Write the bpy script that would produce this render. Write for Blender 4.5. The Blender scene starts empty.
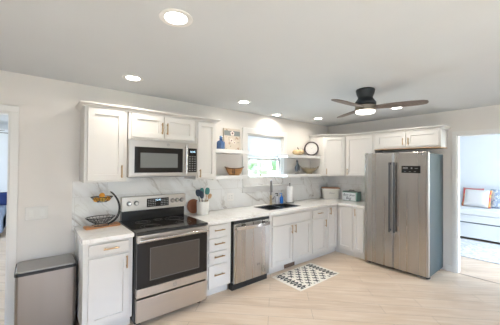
import bpy, bmesh, math, random
from mathutils import Vector, Matrix
random.seed(7)
PI = math.pi
SC = bpy.context.scene
COL = SC.collection

# ---------------------------------------------------------------- camera
def make_camera():
    cd = bpy.data.cameras.new('camera')
    cam = bpy.data.objects.new('camera', cd)
    COL.objects.link(cam)
    yaw, pit, rol = math.radians(39.31), math.radians(.706), math.radians(.481)
    F = Vector((math.sin(yaw)*math.cos(pit), math.cos(yaw)*math.cos(pit), math.sin(pit)))
    R = Vector((math.cos(yaw), -math.sin(yaw), 0))
    U = R.cross(F)
    R2 = R*math.cos(rol) + U*math.sin(rol)
    U2 = -R*math.sin(rol) + U*math.cos(rol)
    m = Matrix((R2, U2, -F)).transposed().to_4x4()
    m.translation = Vector((-.335, -3.314, 1.571))
    cam.matrix_world = m
    cd.sensor_fit = 'HORIZONTAL'
    cd.sensor_width = 36
    cd.lens = 262.262/500*36
    cd.clip_start = .05
    cd.clip_end = 200
    SC.camera = cam
make_camera()

# ---------------------------------------------------------------- world, daylight, exposure
SKY = 2.6
SUN = 7.0
EXPO = 0.35
CAN = 4.2          # watts of each recessed light
FANW = 3.0
SC.view_settings.view_transform = 'Standard'
SC.view_settings.look = 'None'
SC.view_settings.gamma = 1
SC.view_settings.use_curve_mapping = False
SC.view_settings.exposure = EXPO
w = bpy.data.worlds.new('world')
SC.world = w
w.use_nodes = True
wn = w.node_tree
wn.nodes.clear()
wo = wn.nodes.new('ShaderNodeOutputWorld')
wb = wn.nodes.new('ShaderNodeBackground')
ws = wn.nodes.new('ShaderNodeTexSky')
ws.sky_type = 'NISHITA'
ws.sun_disc = False
ws.sun_elevation = math.radians(48)
ws.sun_rotation = math.radians(150)
wb.inputs['Strength'].default_value = SKY
wn.links.new(ws.outputs[0], wb.inputs[0])
wn.links.new(wb.outputs[0], wo.inputs[0])

def area(name, loc, direction, sx, sy, watts, col, spread=180):
    l = bpy.data.lights.new(name, 'AREA')
    l.shape = 'RECTANGLE'
    l.size, l.size_y, l.energy, l.color = sx, sy, watts, col
    l.spread = math.radians(spread)
    o = bpy.data.objects.new(name, l)
    o.location = loc
    o.rotation_euler = Vector(direction).to_track_quat('-Z', 'Y').to_euler()
    COL.objects.link(o)
    return o
sl = bpy.data.lights.new('sun', 'SUN')
sl.energy = SUN
sl.angle = math.radians(.6)
sl.color = (1, .92, .82)
so = bpy.data.objects.new('sun', sl)
so.rotation_euler = Vector((.12, 1, -1.35)).to_track_quat('-Z', 'Y').to_euler()
COL.objects.link(so)
# lamps added as daylight at unseen openings, behind the camera or in side rooms
area('daylight_fill_behind_camera', (.2, -6.0, 1.15), (0, 1, 0), 3.4, 2.1, 14, (1, .95, .87))  # fill lamp added behind the camera; the opening is unseen
area('daylight_fill_left', (-2.25, -3.6, 1.5), (1, 0, 0), 1.9, 1.3, 9, (1, .93, .84))  # added fill to brighten the left side, no window in view
area('daylight_sitting_room', (6.4, -5.0, 1.5), (0, 1, 0), 2.6, 1.9, 80, (.74, .88, 1))
area('daylight_family_room', (-4.3, 3.2, 1.4), (1, 0, 0), 3.0, 1.9, 100, (.88, .94, 1))

area('daylight_kitchen_window', (2.7225, .75, 1.40), (0, -1, .10), 1.2, .9, 95, (.72, .87, 1))

# ---------------------------------------------------------------- materials
MATS = {}
def mat(name, col=(.8, .8, .8), rough=.5, metal=0, spec=.5, emit=None, estr=0, trans=0, coat=0):
    if name in MATS:
        return MATS[name]
    m = bpy.data.materials.new(name)
    m.use_nodes = True
    b = m.node_tree.nodes['Principled BSDF']
    b.inputs['Base Color'].default_value = (*col, 1)
    b.inputs['Roughness'].default_value = rough
    b.inputs['Metallic'].default_value = metal
    b.inputs['Specular IOR Level'].default_value = spec
    b.inputs['Coat Weight'].default_value = coat
    if trans:
        b.inputs['Transmission Weight'].default_value = trans
    if emit:
        b.inputs['Emission Color'].default_value = (*emit, 1)
        b.inputs['Emission Strength'].default_value = estr
    MATS[name] = m
    return m
def NT(m):
    nt = m.node_tree
    return nt, nt.nodes['Principled BSDF']
def N(nt, typ, **kw):
    n = nt.nodes.new(typ)
    for k, v in kw.items():
        setattr(n, k, v)
    return n
def coords(nt, scale=(1, 1, 1), rot=(0, 0, 0), kind='Object'):
    tc = N(nt, 'ShaderNodeTexCoord')
    mp = N(nt, 'ShaderNodeMapping')
    mp.inputs['Scale'].default_value = scale
    mp.inputs['Rotation'].default_value = rot
    nt.links.new(tc.outputs[kind], mp.inputs[0])
    return mp.outputs[0]
def noise(nt, vec, scale, detail=4, dist=0, rough=.5):
    n = N(nt, 'ShaderNodeTexNoise')
    n.inputs['Scale'].default_value = scale
    n.inputs['Detail'].default_value = detail
    n.inputs['Distortion'].default_value = dist
    n.inputs['Roughness'].default_value = rough
    nt.links.new(vec, n.inputs['Vector'])
    return n.outputs['Fac']
def ramp(nt, fac, stops):
    r = N(nt, 'ShaderNodeValToRGB')
    e = r.color_ramp.elements
    while len(e) < len(stops):
        e.new(.5)
    for i, (p, c) in enumerate(stops):
        e[i].position = p
        e[i].color = (*c, 1) if len(c) == 3 else c
    nt.links.new(fac, r.inputs[0])
    return r.outputs[0]
def mix(nt, fac, a, b, mode='MIX'):
    n = N(nt, 'ShaderNodeMix', data_type='RGBA', blend_type=mode)
    for s, v in ((n.inputs[0], fac), (n.inputs[6], a), (n.inputs[7], b)):
        if isinstance(v, (int, float)):
            s.default_value = v
        elif isinstance(v, tuple):
            s.default_value = (*v, 1)
        else:
            nt.links.new(v, s)
    return n.outputs[2]
def bump(nt, b, h, strength=.1, dist=.01):
    n = N(nt, 'ShaderNodeBump')
    n.inputs['Strength'].default_value = strength
    n.inputs['Distance'].default_value = dist
    nt.links.new(h, n.inputs['Height'])
    nt.links.new(n.outputs[0], b.inputs['Normal'])

def paint(name, col, rough=.5, amt=.03):
    m = mat(name, col, rough)
    nt, b = NT(m)
    v = coords(nt)
    f = noise(nt, v, 2.5, 3)
    c = mix(nt, f, tuple(x*(1-amt) for x in col), tuple(min(1, x*(1+amt)) for x in col))
    nt.links.new(c, b.inputs['Base Color'])
    bump(nt, b, noise(nt, v, 180, 2), .04, .002)
    return m
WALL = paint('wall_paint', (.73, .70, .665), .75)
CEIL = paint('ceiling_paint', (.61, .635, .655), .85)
ROOMW = paint('side_room_paint', (.80, .83, .86), .75)
TRIM = paint('trim_paint', (.74, .73, .71), .4, .015)
CAB = paint('cabinet_paint', (.67, .648, .618), .38, .012)
SHELFM = paint('shelf_paint', (.72, .715, .705), .4, .012)

def marble(name, base, veins, scale, tile=None, rough=.18, stain=None):
    m = mat(name, base, rough, coat=.2)
    nt, b = NT(m)
    v = coords(nt, (1, 1, 1), (0, .75, .4))
    st_ = N(nt, 'ShaderNodeMapping')
    st_.inputs['Scale'].default_value = (2.1, 1.4, .62)
    nt.links.new(v, st_.inputs[0])
    v = st_.outputs[0]
    col = base
    for (s, width, dist, vc, amount) in veins:
        n = noise(nt, v, s*scale, 5, dist, .55)
        f = ramp(nt, n, [(.5-width, (0, 0, 0)), (.5, (amount,)*3), (.5+width, (0, 0, 0))])
        # break the veins up so that they fade in and out
        g = ramp(nt, noise(nt, v, 1.7*scale, 2), [(.42, (0, 0, 0)), (.58, (1, 1, 1))])
        ff = mix(nt, 1.0, f, g, 'MULTIPLY')
        bw = N(nt, 'ShaderNodeRGBToBW')
        nt.links.new(ff, bw.inputs[0])
        col = mix(nt, bw.outputs[0], col, vc)
    if tile:
        br = N(nt, 'ShaderNodeTexBrick')
        br.offset = .5
        tv = coords(nt, (1, 1, 1), (PI/2, 0, 0))
        # wall tiles: x+y along the wall, z up
        sep = N(nt, 'ShaderNodeSeparateXYZ')
        tc = N(nt, 'ShaderNodeTexCoord')
        nt.links.new(tc.outputs['Object'], sep.inputs[0])
        ad = N(nt, 'ShaderNodeMath', operation='SUBTRACT')
        nt.links.new(sep.outputs[0], ad.inputs[0])
        nt.links.new(sep.outputs[1], ad.inputs[1])
        cb = N(nt, 'ShaderNodeCombineXYZ')
        nt.links.new(ad.outputs[0], cb.inputs[0])
        nt.links.new(sep.outputs[2], cb.inputs[1])
        nt.links.new(cb.outputs[0], br.inputs['Vector'])
        br.inputs['Scale'].default_value = 1
        br.inputs['Brick Width'].default_value = tile[0]
        br.inputs['Row Height'].default_value = tile[1]
        br.inputs['Mortar Size'].default_value = .0025
        br.inputs['Mortar Smooth'].default_value = .2
        col = mix(nt, br.outputs['Fac'], col, (.62, .60, .57))
    nt.links.new(col, b.inputs['Base Color'])
    return m
SPLASH = marble('marble_tile', (.80, .80, .79),
                [(.9, .017, .9, (.20, .14, .09), .72), (2.2, .013, .8, (.40, .31, .23), .4), (.7, .10, 1.2, (.60, .57, .53), .5)],
                1.15, tile=(.61, .305))
TOP = marble('counter_marble', (.84, .825, .80),
             [(1.6, .02, 1.6, (.62, .55, .47), .5), (2.6, .05, 1.2, (.70, .67, .63), .45)], 1.0, rough=.16)

def floor_mat():
    m = mat('oak_plank_floor', (.6, .5, .4), .36)
    nt, b = NT(m)
    v = coords(nt, (1, 1, 1), (0, 0, PI/4))
    br = N(nt, 'ShaderNodeTexBrick')
    br.offset = .37
    br.inputs['Scale'].default_value = 1
    br.inputs['Brick Width'].default_value = 1.25
    br.inputs['Row Height'].default_value = .19
    br.inputs['Mortar Size'].default_value = .0016
    br.inputs['Color1'].default_value = (.71, .555, .41, 1)
    br.inputs['Color2'].default_value = (.60, .455, .325, 1)
    br.inputs['Mortar'].default_value = (.30, .22, .155, 1)
    nt.links.new(v, br.inputs['Vector'])
    mp = N(nt, 'ShaderNodeMapping')
    mp.inputs['Scale'].default_value = (1.2, 14, 1)
    nt.links.new(v, mp.inputs[0])
    g = noise(nt, mp.outputs[0], 1.6, 6, .6, .6)
    c = mix(nt, ramp(nt, g, [(.35, (0, 0, 0)), (.7, (1, 1, 1))]), br.outputs['Color'], (.76, .635, .51), 'MIX')
    mp2 = N(nt, 'ShaderNodeMapping')
    mp2.inputs['Scale'].default_value = (1.0, 3.5, 1)
    nt.links.new(v, mp2.inputs[0])
    g2 = noise(nt, mp2.outputs[0], 1.1, 4, 1.2)
    c = mix(nt, ramp(nt, g2, [(.45, (0, 0, 0)), (.75, (.55,)*3)]), c, (.54, .395, .27), 'MIX')
    c = mix(nt, br.outputs['Fac'], c, (.34, .26, .19))
    nt.links.new(c, b.inputs['Base Color'])
    bump(nt, b, g, .05, .002)
    return m
FLOOR = floor_mat()

def steel(name, col, rough, axis):
    m = mat(name, col, rough, 1)
    nt, b = NT(m)
    sc = {'x': (2, 300, 300), 'z': (300, 300, 2)}[axis]
    v = coords(nt, sc)
    n = noise(nt, v, 1, 3) if axis == 'x' else noise(nt, coords(nt, (9, 9, .08)), 1, 1)
    c = mix(nt, n, tuple(x*.92 for x in col), tuple(min(1, x*1.06) for x in col))  # upright steel: broad streaks in the colour imitate soft reflections
    nt.links.new(c, b.inputs['Base Color'])
    r = N(nt, 'ShaderNodeMapRange')
    r.inputs['To Min'].default_value = rough-.06
    r.inputs['To Max'].default_value = rough+.08
    nt.links.new(n, r.inputs['Value'])
    nt.links.new(r.outputs[0], b.inputs['Roughness'])
    bump(nt, b, n if axis == 'x' else noise(nt, coords(nt, (2.6, 2.6, .05)), 1, 0), .03 if axis == 'x' else .5, .001 if axis == 'x' else .012)
    return m
STEEL = steel('brushed_steel', (.56, .525, .49), .34, 'x')
STEELV = steel('brushed_steel_upright', (.46, .435, .41), .27, 'z')
CHROME = mat('polished_steel', (.60, .58, .56), .18, 1)
STEELB = steel('bin_steel', (.30, .27, .245), .36, 'z')
FRSIDE = mat('fridge_side_grey', (.045, .072, .08), .35, .1, .3)
BRASS = steel('brushed_brass', (.46, .31, .17), .3, 'x')
BLACKG = mat('black_glass', (.014, .012, .011), .07, 0, .35)
OVENG = mat('oven_window_glass', (.075, .062, .052), .12, 0, .4)
BLACK = mat('black_plastic', (.015, .015, .016), .4)
DARKM = mat('dark_metal', (.05, .055, .06), .35, .6)
GREYP = mat('grey_plastic', (.20, .20, .20), .45)
WHITEP = mat('white_plastic', (.80, .78, .75), .35)
SINKM = mat('black_composite', (.02, .025, .032), .25, 0, .6)
LED = mat('display_glow', (.02, .02, .02), .3, 0, .5, (.55, .8, 1), 2.0)
LENS = mat('lamp_lens', (.9, .9, .9), .4, 0, .5, (1, .95, .87), 9.0)
FANLENS = mat('fan_lamp_lens', (.9, .9, .9), .4, 0, .5, (1, .93, .80), 5.0)
PRINTG = mat('grey_print', (.30, .30, .30), .5)

def wood(name, a, b_, scale=6, rough=.45, stretch=(1, 8, 8)):
    m = mat(name, a, rough)
    nt, b = NT(m)
    v = coords(nt, stretch)
    n = noise(nt, v, scale, 5, .8, .6)
    nt.links.new(ramp(nt, n, [(.3, a), (.7, b_)]), b.inputs['Base Color'])
    bump(nt, b, n, .08, .002)
    return m
BOARDW = wood('warm_board_wood', (.50, .20, .07), (.62, .33, .15), 9)
COPPERW = wood('round_board_wood', (.15, .042, .016), (.27, .09, .034), 20)
BOWLW = wood('carved_bowl_wood', (.52, .27, .10), (.30, .14, .05), 10)
LIDW = wood('bin_lid_wood', (.30, .13, .06), (.40, .20, .10), 12)
EDGEW = wood('raw_plywood', (.50, .30, .15), (.60, .38, .21), 10)
BLADEW = wood('weathered_blade_wood', (.13, .105, .095), (.21, .175, .16), 7, .5)
FANB = mat('matte_black_metal', (.018, .022, .026), .45, .3)

def thin_glass(name, tint, refl=.5):
    m = bpy.data.materials.new(name)
    m.use_nodes = True
    nt = m.node_tree
    nt.nodes.clear()
    o = N(nt, 'ShaderNodeOutputMaterial')
    t = N(nt, 'ShaderNodeBsdfTransparent')
    t.inputs[0].default_value = (*tint, 1)
    g = N(nt, 'ShaderNodeBsdfGlossy')
    g.inputs['Roughness'].default_value = .02
    mx = N(nt, 'ShaderNodeMixShader')
    mx.inputs[0].default_value = .05
    nt.links.new(t.outputs[0], mx.inputs[1])
    nt.links.new(g.outputs[0], mx.inputs[2])
    nt.links.new(mx.outputs[0], o.inputs[0])
    return m
GLASS = thin_glass('window_glass', (.96, .98, .97))
def shade_mat():
    m = bpy.data.materials.new('window_shade_cloth')
    m.use_nodes = True
    nt = m.node_tree
    nt.nodes.clear()
    o = N(nt, 'ShaderNodeOutputMaterial')
    d = N(nt, 'ShaderNodeBsdfDiffuse')
    d.inputs[0].default_value = (.86, .89, .93, 1)
    t = N(nt, 'ShaderNodeBsdfTranslucent')
    t.inputs[0].default_value = (.86, .90, .95, 1)
    mx = N(nt, 'ShaderNodeMixShader')
    mx.inputs[0].default_value = .18
    nt.links.new(d.outputs[0], mx.inputs[1])
    nt.links.new(t.outputs[0], mx.inputs[2])
    nt.links.new(mx.outputs[0], o.inputs[0])
    return m
SHADE = shade_mat()

# ---------------------------------------------------------------- mesh helpers
class MB:
    def __init__(self):
        self.bm = bmesh.new()
        self.mi = 0
    def f(self, vs):
        try:
            fc = self.bm.faces.new(vs)
            fc.material_index = self.mi
            return fc
        except ValueError:
            return None
    def box(self, x0, x1, y0, y1, z0, z1):
        v = [self.bm.verts.new((x, y, z)) for x in (x0, x1) for y in (y0, y1) for z in (z0, z1)]
        for q in ((0, 1, 3, 2), (4, 6, 7, 5), (0, 4, 5, 1), (2, 3, 7, 6), (0, 2, 6, 4), (1, 5, 7, 3)):
            self.f([v[i] for i in q])
        return self
    def prism(self, pts, axis, a0, a1):
        """polygon given in the two other axes, extruded along axis"""
        def P(p, a):
            return {'x': (a, p[0], p[1]), 'y': (p[0], a, p[1]), 'z': (p[0], p[1], a)}[axis]
        A = [self.bm.verts.new(P(p, a0)) for p in pts]
        B = [self.bm.verts.new(P(p, a1)) for p in pts]
        n = len(pts)
        self.f(A)
        self.f(B[::-1])
        for i in range(n):
            j = (i+1) % n
            self.f([A[i], B[i], B[j], A[j]])
        return self
    def rings(self, rings, cap0=True, cap1=True, closed=True):
        R = [[self.bm.verts.new(p) for p in r] for r in rings]
        n = len(R[0])
        for a, b in zip(R, R[1:]):
            for i in range(n if closed else n-1):
                j = (i+1) % n
                self.f([a[i], a[j], b[j], b[i]])
        if cap0:
            self.f(R[0][::-1])
        if cap1:
            self.f(R[-1])
        return self
    def lathe(self, prof, c=(0, 0, 0), seg=32, cap0=True, cap1=True, sx=1, sy=1):
        rs = [[(c[0]+r*sx*math.cos(2*PI*k/seg), c[1]+r*sy*math.sin(2*PI*k/seg), c[2]+z) for k in range(seg)] for r, z in prof]
        return self.rings(rs, cap0, cap1)
    def tube(self, pts, r, seg=8, closed=False):
        pts = [Vector(p) for p in pts]
        n = len(pts)
        rr = r if isinstance(r, (list, tuple)) else [r]*n
        rings = []
        up = None
        for i, p in enumerate(pts):
            if closed:
                d = pts[(i+1) % n]-pts[i-1]
            else:
                d = pts[min(i+1, n-1)]-pts[max(i-1, 0)]
            d.normalize()
            if up is None:
                up = Vector((0, 0, 1)) if abs(d.z) < .9 else Vector((1, 0, 0))
            s = d.cross(up).normalized()
            up = s.cross(d).normalized()
            rings.append([p+(s*math.cos(2*PI*k/seg)+up*math.sin(2*PI*k/seg))*rr[i] for k in range(seg)])
        if closed:
            rings.append(rings[0])
            R = [[self.bm.verts.new(q) for q in rg] for rg in rings[:-1]]
            for i in range(n):
                a, b = R[i], R[(i+1) % n]
                for k in range(seg):
                    j = (k+1) % seg
                    self.f([a[k], a[j], b[j], b[k]])
            return self
        return self.rings(rings)
    def cyl(self, p0, p1, r, seg=16, r1=None):
        return self.tube([p0, p1], [r, r if r1 is None else r1], seg)
    def ball(self, c, rx, ry=None, rz=None, u=20, v=12):
        ry = rx if ry is None else ry
        rz = rx if rz is None else rz
        rs = []
        for i in range(1, v):
            t = PI*i/v
            rs.append([(c[0]+rx*math.sin(t)*math.cos(2*PI*k/u), c[1]+ry*math.sin(t)*math.sin(2*PI*k/u), c[2]-rz*math.cos(t)) for k in range(u)])
        return self.rings(rs)
    def cells(self, us, vs, hole, axis, a0, a1):
        """slab on a grid of cells, some of them left open; welded, no inner faces"""
        def P(u, v, a):
            return {'x': (a, u, v), 'y': (u, a, v), 'z': (u, v, a)}[axis]
        V = {}
        def g(i, j, k):
            if (i, j, k) not in V:
                V[(i, j, k)] = self.bm.verts.new(P(us[i], vs[j], (a0, a1)[k]))
            return V[(i, j, k)]
        nu, nv = len(us)-1, len(vs)-1
        full = {(i, j) for i in range(nu) for j in range(nv) if (i, j) not in hole}
        for (i, j) in full:
            for k in (0, 1):
                q = [g(i, j, k), g(i+1, j, k), g(i+1, j+1, k), g(i, j+1, k)]
                self.f(q if k else q[::-1])
            for (di, dj, a, b) in ((-1, 0, (i, j), (i, j+1)), (1, 0, (i+1, j), (i+1, j+1)), (0, -1, (i, j), (i+1, j)), (0, 1, (i, j+1), (i+1, j+1))):
                if (i+di, j+dj) not in full:
                    self.f([g(*a, 0), g(*b, 0), g(*b, 1), g(*a, 1)])
        return self
    def panel(self, x0, x1, z0, z1, yb, yf, rail=.058, rec=.013, rail_h=None):
        """shaker front: flat frame round a sunk panel; faces -y, yf < yb"""
        rh = rail if rail_h is None else rail_h
        def ring(a, b, c, d, y):
            return [self.bm.verts.new(p) for p in ((a, y, c), (b, y, c), (b, y, d), (a, y, d))]
        e = .0025
        R = [ring(x0, x1, z0, z1, yb), ring(x0, x1, z0, z1, yf+e), ring(x0+e, x1-e, z0+e, z1-e, yf),
             ring(x0+rail, x1-rail, z0+rh, z1-rh, yf), ring(x0+rail+.002, x1-rail-.002, z0+rh+.002, z1-rh-.002, yf+rec)]
        for a, b in zip(R, R[1:]):
            for i in range(4):
                j = (i+1) % 4
                self.f([a[i], a[j], b[j], b[i]])
        self.f(R[0][::-1])
        self.f(R[-1])
        return self
    def move(self, m):
        bmesh.ops.transform(self.bm, matrix=m, verts=self.bm.verts[:])
        return self
    def build(self, name, material, parent=None, bevel=0, seg=2, smooth=True, ang=35, loc=None, sub=0):
        bmesh.ops.recalc_face_normals(self.bm, faces=self.bm.faces[:])
        me = bpy.data.meshes.new(name)
        self.bm.to_mesh(me)
        self.bm.free()
        for mm in (material if isinstance(material, (list, tuple)) else [material]):
            me.materials.append(mm)
        if smooth:
            for p in me.polygons:
                p.use_smooth = True
            me.set_sharp_from_angle(angle=math.radians(ang))
        o = bpy.data.objects.new(name, me)
        COL.objects.link(o)
        if parent:
            o.parent = parent
        if loc:
            o.location = loc
        if bevel:
            b = o.modifiers.new('bevel', 'BEVEL')
            b.width = bevel
            b.segments = seg
            b.limit_method = 'ANGLE'
            b.angle_limit = math.radians(40)
            b.harden_normals = True
        if sub:
            s = o.modifiers.new('subdivision', 'SUBSURF')
            s.levels = s.render_levels = sub
        return o

def tag(o, label=None, cat=None, group=None, kind=None):
    if label: o['label'] = label
    if cat: o['category'] = cat
    if group: o['group'] = group
    if kind: o['kind'] = kind
    return o
def thing(name, label, cat, loc=(0, 0, 0), rz=0, group=None):
    o = bpy.data.objects.new(name, None)
    o.empty_display_size = .1
    o.location = loc
    o.rotation_euler = (0, 0, rz)
    COL.objects.link(o)
    return tag(o, label, cat, group)
def struct(name, mb, m, bevel=0, parent=None):
    o = mb.build(name, m, parent, bevel)
    if not parent:
        o['kind'] = 'structure'
    return o
def copy_thing(root, loc, label, rz=None):
    c = root.copy()
    COL.objects.link(c)
    c.location = loc
    if rz is not None:
        c.rotation_euler = (0, 0, rz)
    c['label'] = label
    for ch in list(root.children):
        d = ch.copy()
        COL.objects.link(d)
        d.parent = c
        for g in list(ch.children):
            e = g.copy()
            COL.objects.link(e)
            e.parent = d
    return c
def text_part(name, body, size, material, parent, loc, rot, extrude=.0006, shear=0, align='CENTER'):
    cu = bpy.data.curves.new(name, 'FONT')
    cu.body = body
    cu.size = size
    cu.extrude = extrude
    cu.shear = shear
    cu.align_x = align
    cu.align_y = 'CENTER'
    t = bpy.data.objects.new(name, cu)
    COL.objects.link(t)
    dg = bpy.context.evaluated_depsgraph_get()
    me = bpy.data.meshes.new_from_object(t.evaluated_get(dg))
    bpy.data.objects.remove(t)
    me.name = name
    me.materials.clear()
    me.materials.append(material)
    o = bpy.data.objects.new(name, me)
    COL.objects.link(o)
    o.parent = parent
    o.location = loc
    o.rotation_euler = rot
    return o
def arc(c, r, a0, a1, n, plane='xz', other=0):
    out = []
    for i in range(n+1):
        a = a0+(a1-a0)*i/n
        u, v = c[0]+r*math.cos(a), c[1]+r*math.sin(a)
        out.append({'xz': (u, other, v), 'xy': (u, v, other), 'yz': (other, u, v)}[plane])
    return out

# ---------------------------------------------------------------- room shell
XR, H = 4.542, 2.431
PLAN = [(-4.4, -6.0), (8.2, -6.0), (8.2, .12), (.5, .12), (.5, 5.72), (-4.4, 5.72)]
struct('floor', MB().prism(PLAN, 'z', -.08, 0), FLOOR)
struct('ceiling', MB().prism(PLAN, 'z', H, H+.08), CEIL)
# back wall: doorway at left (x -1.45..-0.535), kitchen window
struct('wall_back', MB().cells([-4.4, -1.45, -.520, 2.30, 3.145, XR+.12], [0, 1.235, 2.053, 2.095, H],
                               {(1, 0), (1, 1), (3, 1), (3, 2)}, 'y', 0, .12), WALL)
# right wall: doorway y -3.20..-2.238
struct('wall_right', MB().cells([-6.0, -3.2, -2.238, 0], [0, 2.055, H], {(1, 0)}, 'x', XR, XR+.12), WALL)
struct('wall_left', MB().cells([-6.0, -4.6, -2.6, 0], [0, .8, 2.2, H], {(1, 1)}, 'x', -2.12, -2.0), WALL)
struct('wall_front', MB().cells([-2.12, -1.6, 2.0, XR+.12], [0, 2.2, H], {(1, 0)}, 'y', -5.9, -5.78), WALL)
# sitting room at the right
struct('wall_sitting_room', MB().box(8.02, 8.14, -4.9, .12, 0, H), ROOMW)
struct('wall_sitting_room_back', MB().box(XR+.12, 8.02, 0, .12, 0, H), ROOMW)
struct('wall_sitting_room_front', MB().cells([XR+.12, 5.0, 7.8, 8.14], [0, .5, 2.3, H], {(1, 1)}, 'y', -4.9, -4.78), ROOMW)
# family room behind the left doorway
struct('wall_family_room_back', MB().box(-4.4, .5, 5.6, 5.72, 0, H), ROOMW)
struct('wall_family_room_right', MB().box(.4, .5, .12, 5.6, 0, H), ROOMW)
struct('wall_family_room_left', MB().cells([.12, 1.6, 4.8, 5.6], [0, .5, 2.3, H], {(1, 1)}, 'x', -4.15, -4.05), ROOMW)

# door trim
def casing(name, axis, face, a0, a1, top, w=.072, t=.018, sides=(1, 1)):
    """three-piece casing standing on the wall face around an opening from a0 to a1"""
    mb = MB()
    lo, hi = face-t, face
    def b(u0, u1, z0, z1):
        if axis == 'y': mb.box(u0, u1, lo, hi, z0, z1)
        else: mb.box(lo, hi, u0, u1, z0, z1)
    if sides[0]: b(a0-w, a0, 0, top)
    if sides[1]: b(a1, a1+w, 0, top)
    b(a0-w, a1+w, top, top+w)
    return struct(name, mb, TRIM, .003)
casing('trim_1', 'y', 0, -1.45, -.520, 2.053, .06)
casing('trim_2', 'x', XR, -3.2, -2.238, 2.055, .052)
# jamb linings
struct('trim_3', MB().box(-.534, -.520, 0, .12, 0, 2.053).box(-1.45, -1.436, 0, .12, 0, 2.053).box(-1.436, -.534, 0, .12, 2.039, 2.053), TRIM)
struct('trim_4', MB().box(XR, XR+.12, -2.252, -2.238, 0, 2.055).box(XR, XR+.12, -3.2, -3.186, 0, 2.055).box(XR, XR+.12, -3.186, -2.252, 2.041, 2.055), TRIM)
struct('baseboard_right', MB().box(XR-.014, XR, -2.19, -2.10, 0, .10), TRIM, .003)
struct('baseboard_back', MB().box(-.463, -.005, -.014, 0, 0, .10), TRIM, .003)
struct('baseboard_sitting_room', MB().box(8.006, 8.02, -4.78, 0, 0, .12), TRIM, .003)
# strip of threshold between the two floors
struct('trim_5', MB().box(XR-.004, XR+.02, -3.186, -2.252, 0, .004), wood('threshold_wood', (.40, .31, .23), (.46, .36, .27)))

# tiled backsplash, run along both walls
struct('wall_backsplash_back', MB().box(-.03, XR-.0002, -.009, 0, .876, 1.389), SPLASH)
struct('wall_backsplash_right', MB().box(XR-.009, XR, -1.166, -.0095, .876, 1.389), SPLASH)
# the tile goes up under the microwave
struct('wall_backsplash_range', MB().box(.42, 1.226, -.009, 0, 1.3895, 1.44), SPLASH)

# ---- kitchen window (window_1)
def window():
    root = MB().cells([2.212, 2.304, 3.141, 3.233], [1.14, 1.239, 2.091, 2.182], {(1, 1)}, 'y', -.024, 0)
    cas = root.build('window_1', TRIM, None, .006)
    cas['kind'] = 'structure'
    fr = MB().cells([2.30, 2.332, 3.113, 3.145], [1.235, 1.262, 2.068, 2.095], {(1, 1)}, 'y', .0, .118).build('window_frame', TRIM, cas, .002)
    MB().box(2.225, 3.22, -.05, -.002, 1.222, 1.244).build('window_sill', TRIM, cas, .004)
    # lower sash
    z0, z1, y0, y1 = 1.262, 1.705, .03, .06
    MB().cells([2.332, 2.376, 3.069, 3.113], [z0, z0+.05, z1-.042, z1], {(1, 1)}, 'y', y0, y1).build('lower_sash', TRIM, cas, .003)
    g = MB()
    for k in (1, 2):
        x = 2.376+(3.069-2.376)*k/3
        g.box(x-.008, x+.008, y0+.008, y1-.006, z0+.05, z1-.042)
    zz = (z0+.05+z1-.042)/2
    g.box(2.376, 3.069, y0+.009, y1-.007, zz-.008, zz+.008)
    g.build('muntins', TRIM, cas)
    MB().box(2.376, 3.069, .044, .047, z0+.05, z1-.042).build('lower_pane', GLASS, cas)
    # upper sash
    y0, y1 = .066, .096
    MB().cells([2.332, 2.376, 3.069, 3.113], [1.665, 1.705, 2.03, 2.068], {(1, 1)}, 'y', y0, y1).build('upper_sash', TRIM, cas, .003)
    MB().box(2.376, 3.069, .08, .083, 1.705, 2.03).build('upper_pane', GLASS, cas)
    MB().box(2.70, 2.75, .018, .03, 1.69, 1.706).build('sash_lock', WHITEP, cas, .002)
window()
sh = thing('window_shade', 'white cellular shade pulled half down in the kitchen window', 'window shade', (2.7225, .015, 1.73))
MB().box(-.385, .385, -.013, .022, .33, .36).build('headrail', mat('shade_rail', (.62, .66, .69), .4), sh, .003)
cl = []
for i in range(33):
    z = .33-i*.01
    cl.append((.004 if i % 2 else -.007, z))
for i in range(32, -1, -1):
    z = .33-i*.01
    cl.append((.008 if i % 2 else .019, z))
MB().prism(cl, 'x', -.383, .383).build('pleats', SHADE, sh, smooth=False)
MB().box(-.384, .384, -.011, .02, -.012, .01).build('bottom_rail', mat('shade_rail', (.62, .66, .69)), sh, .003)

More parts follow.
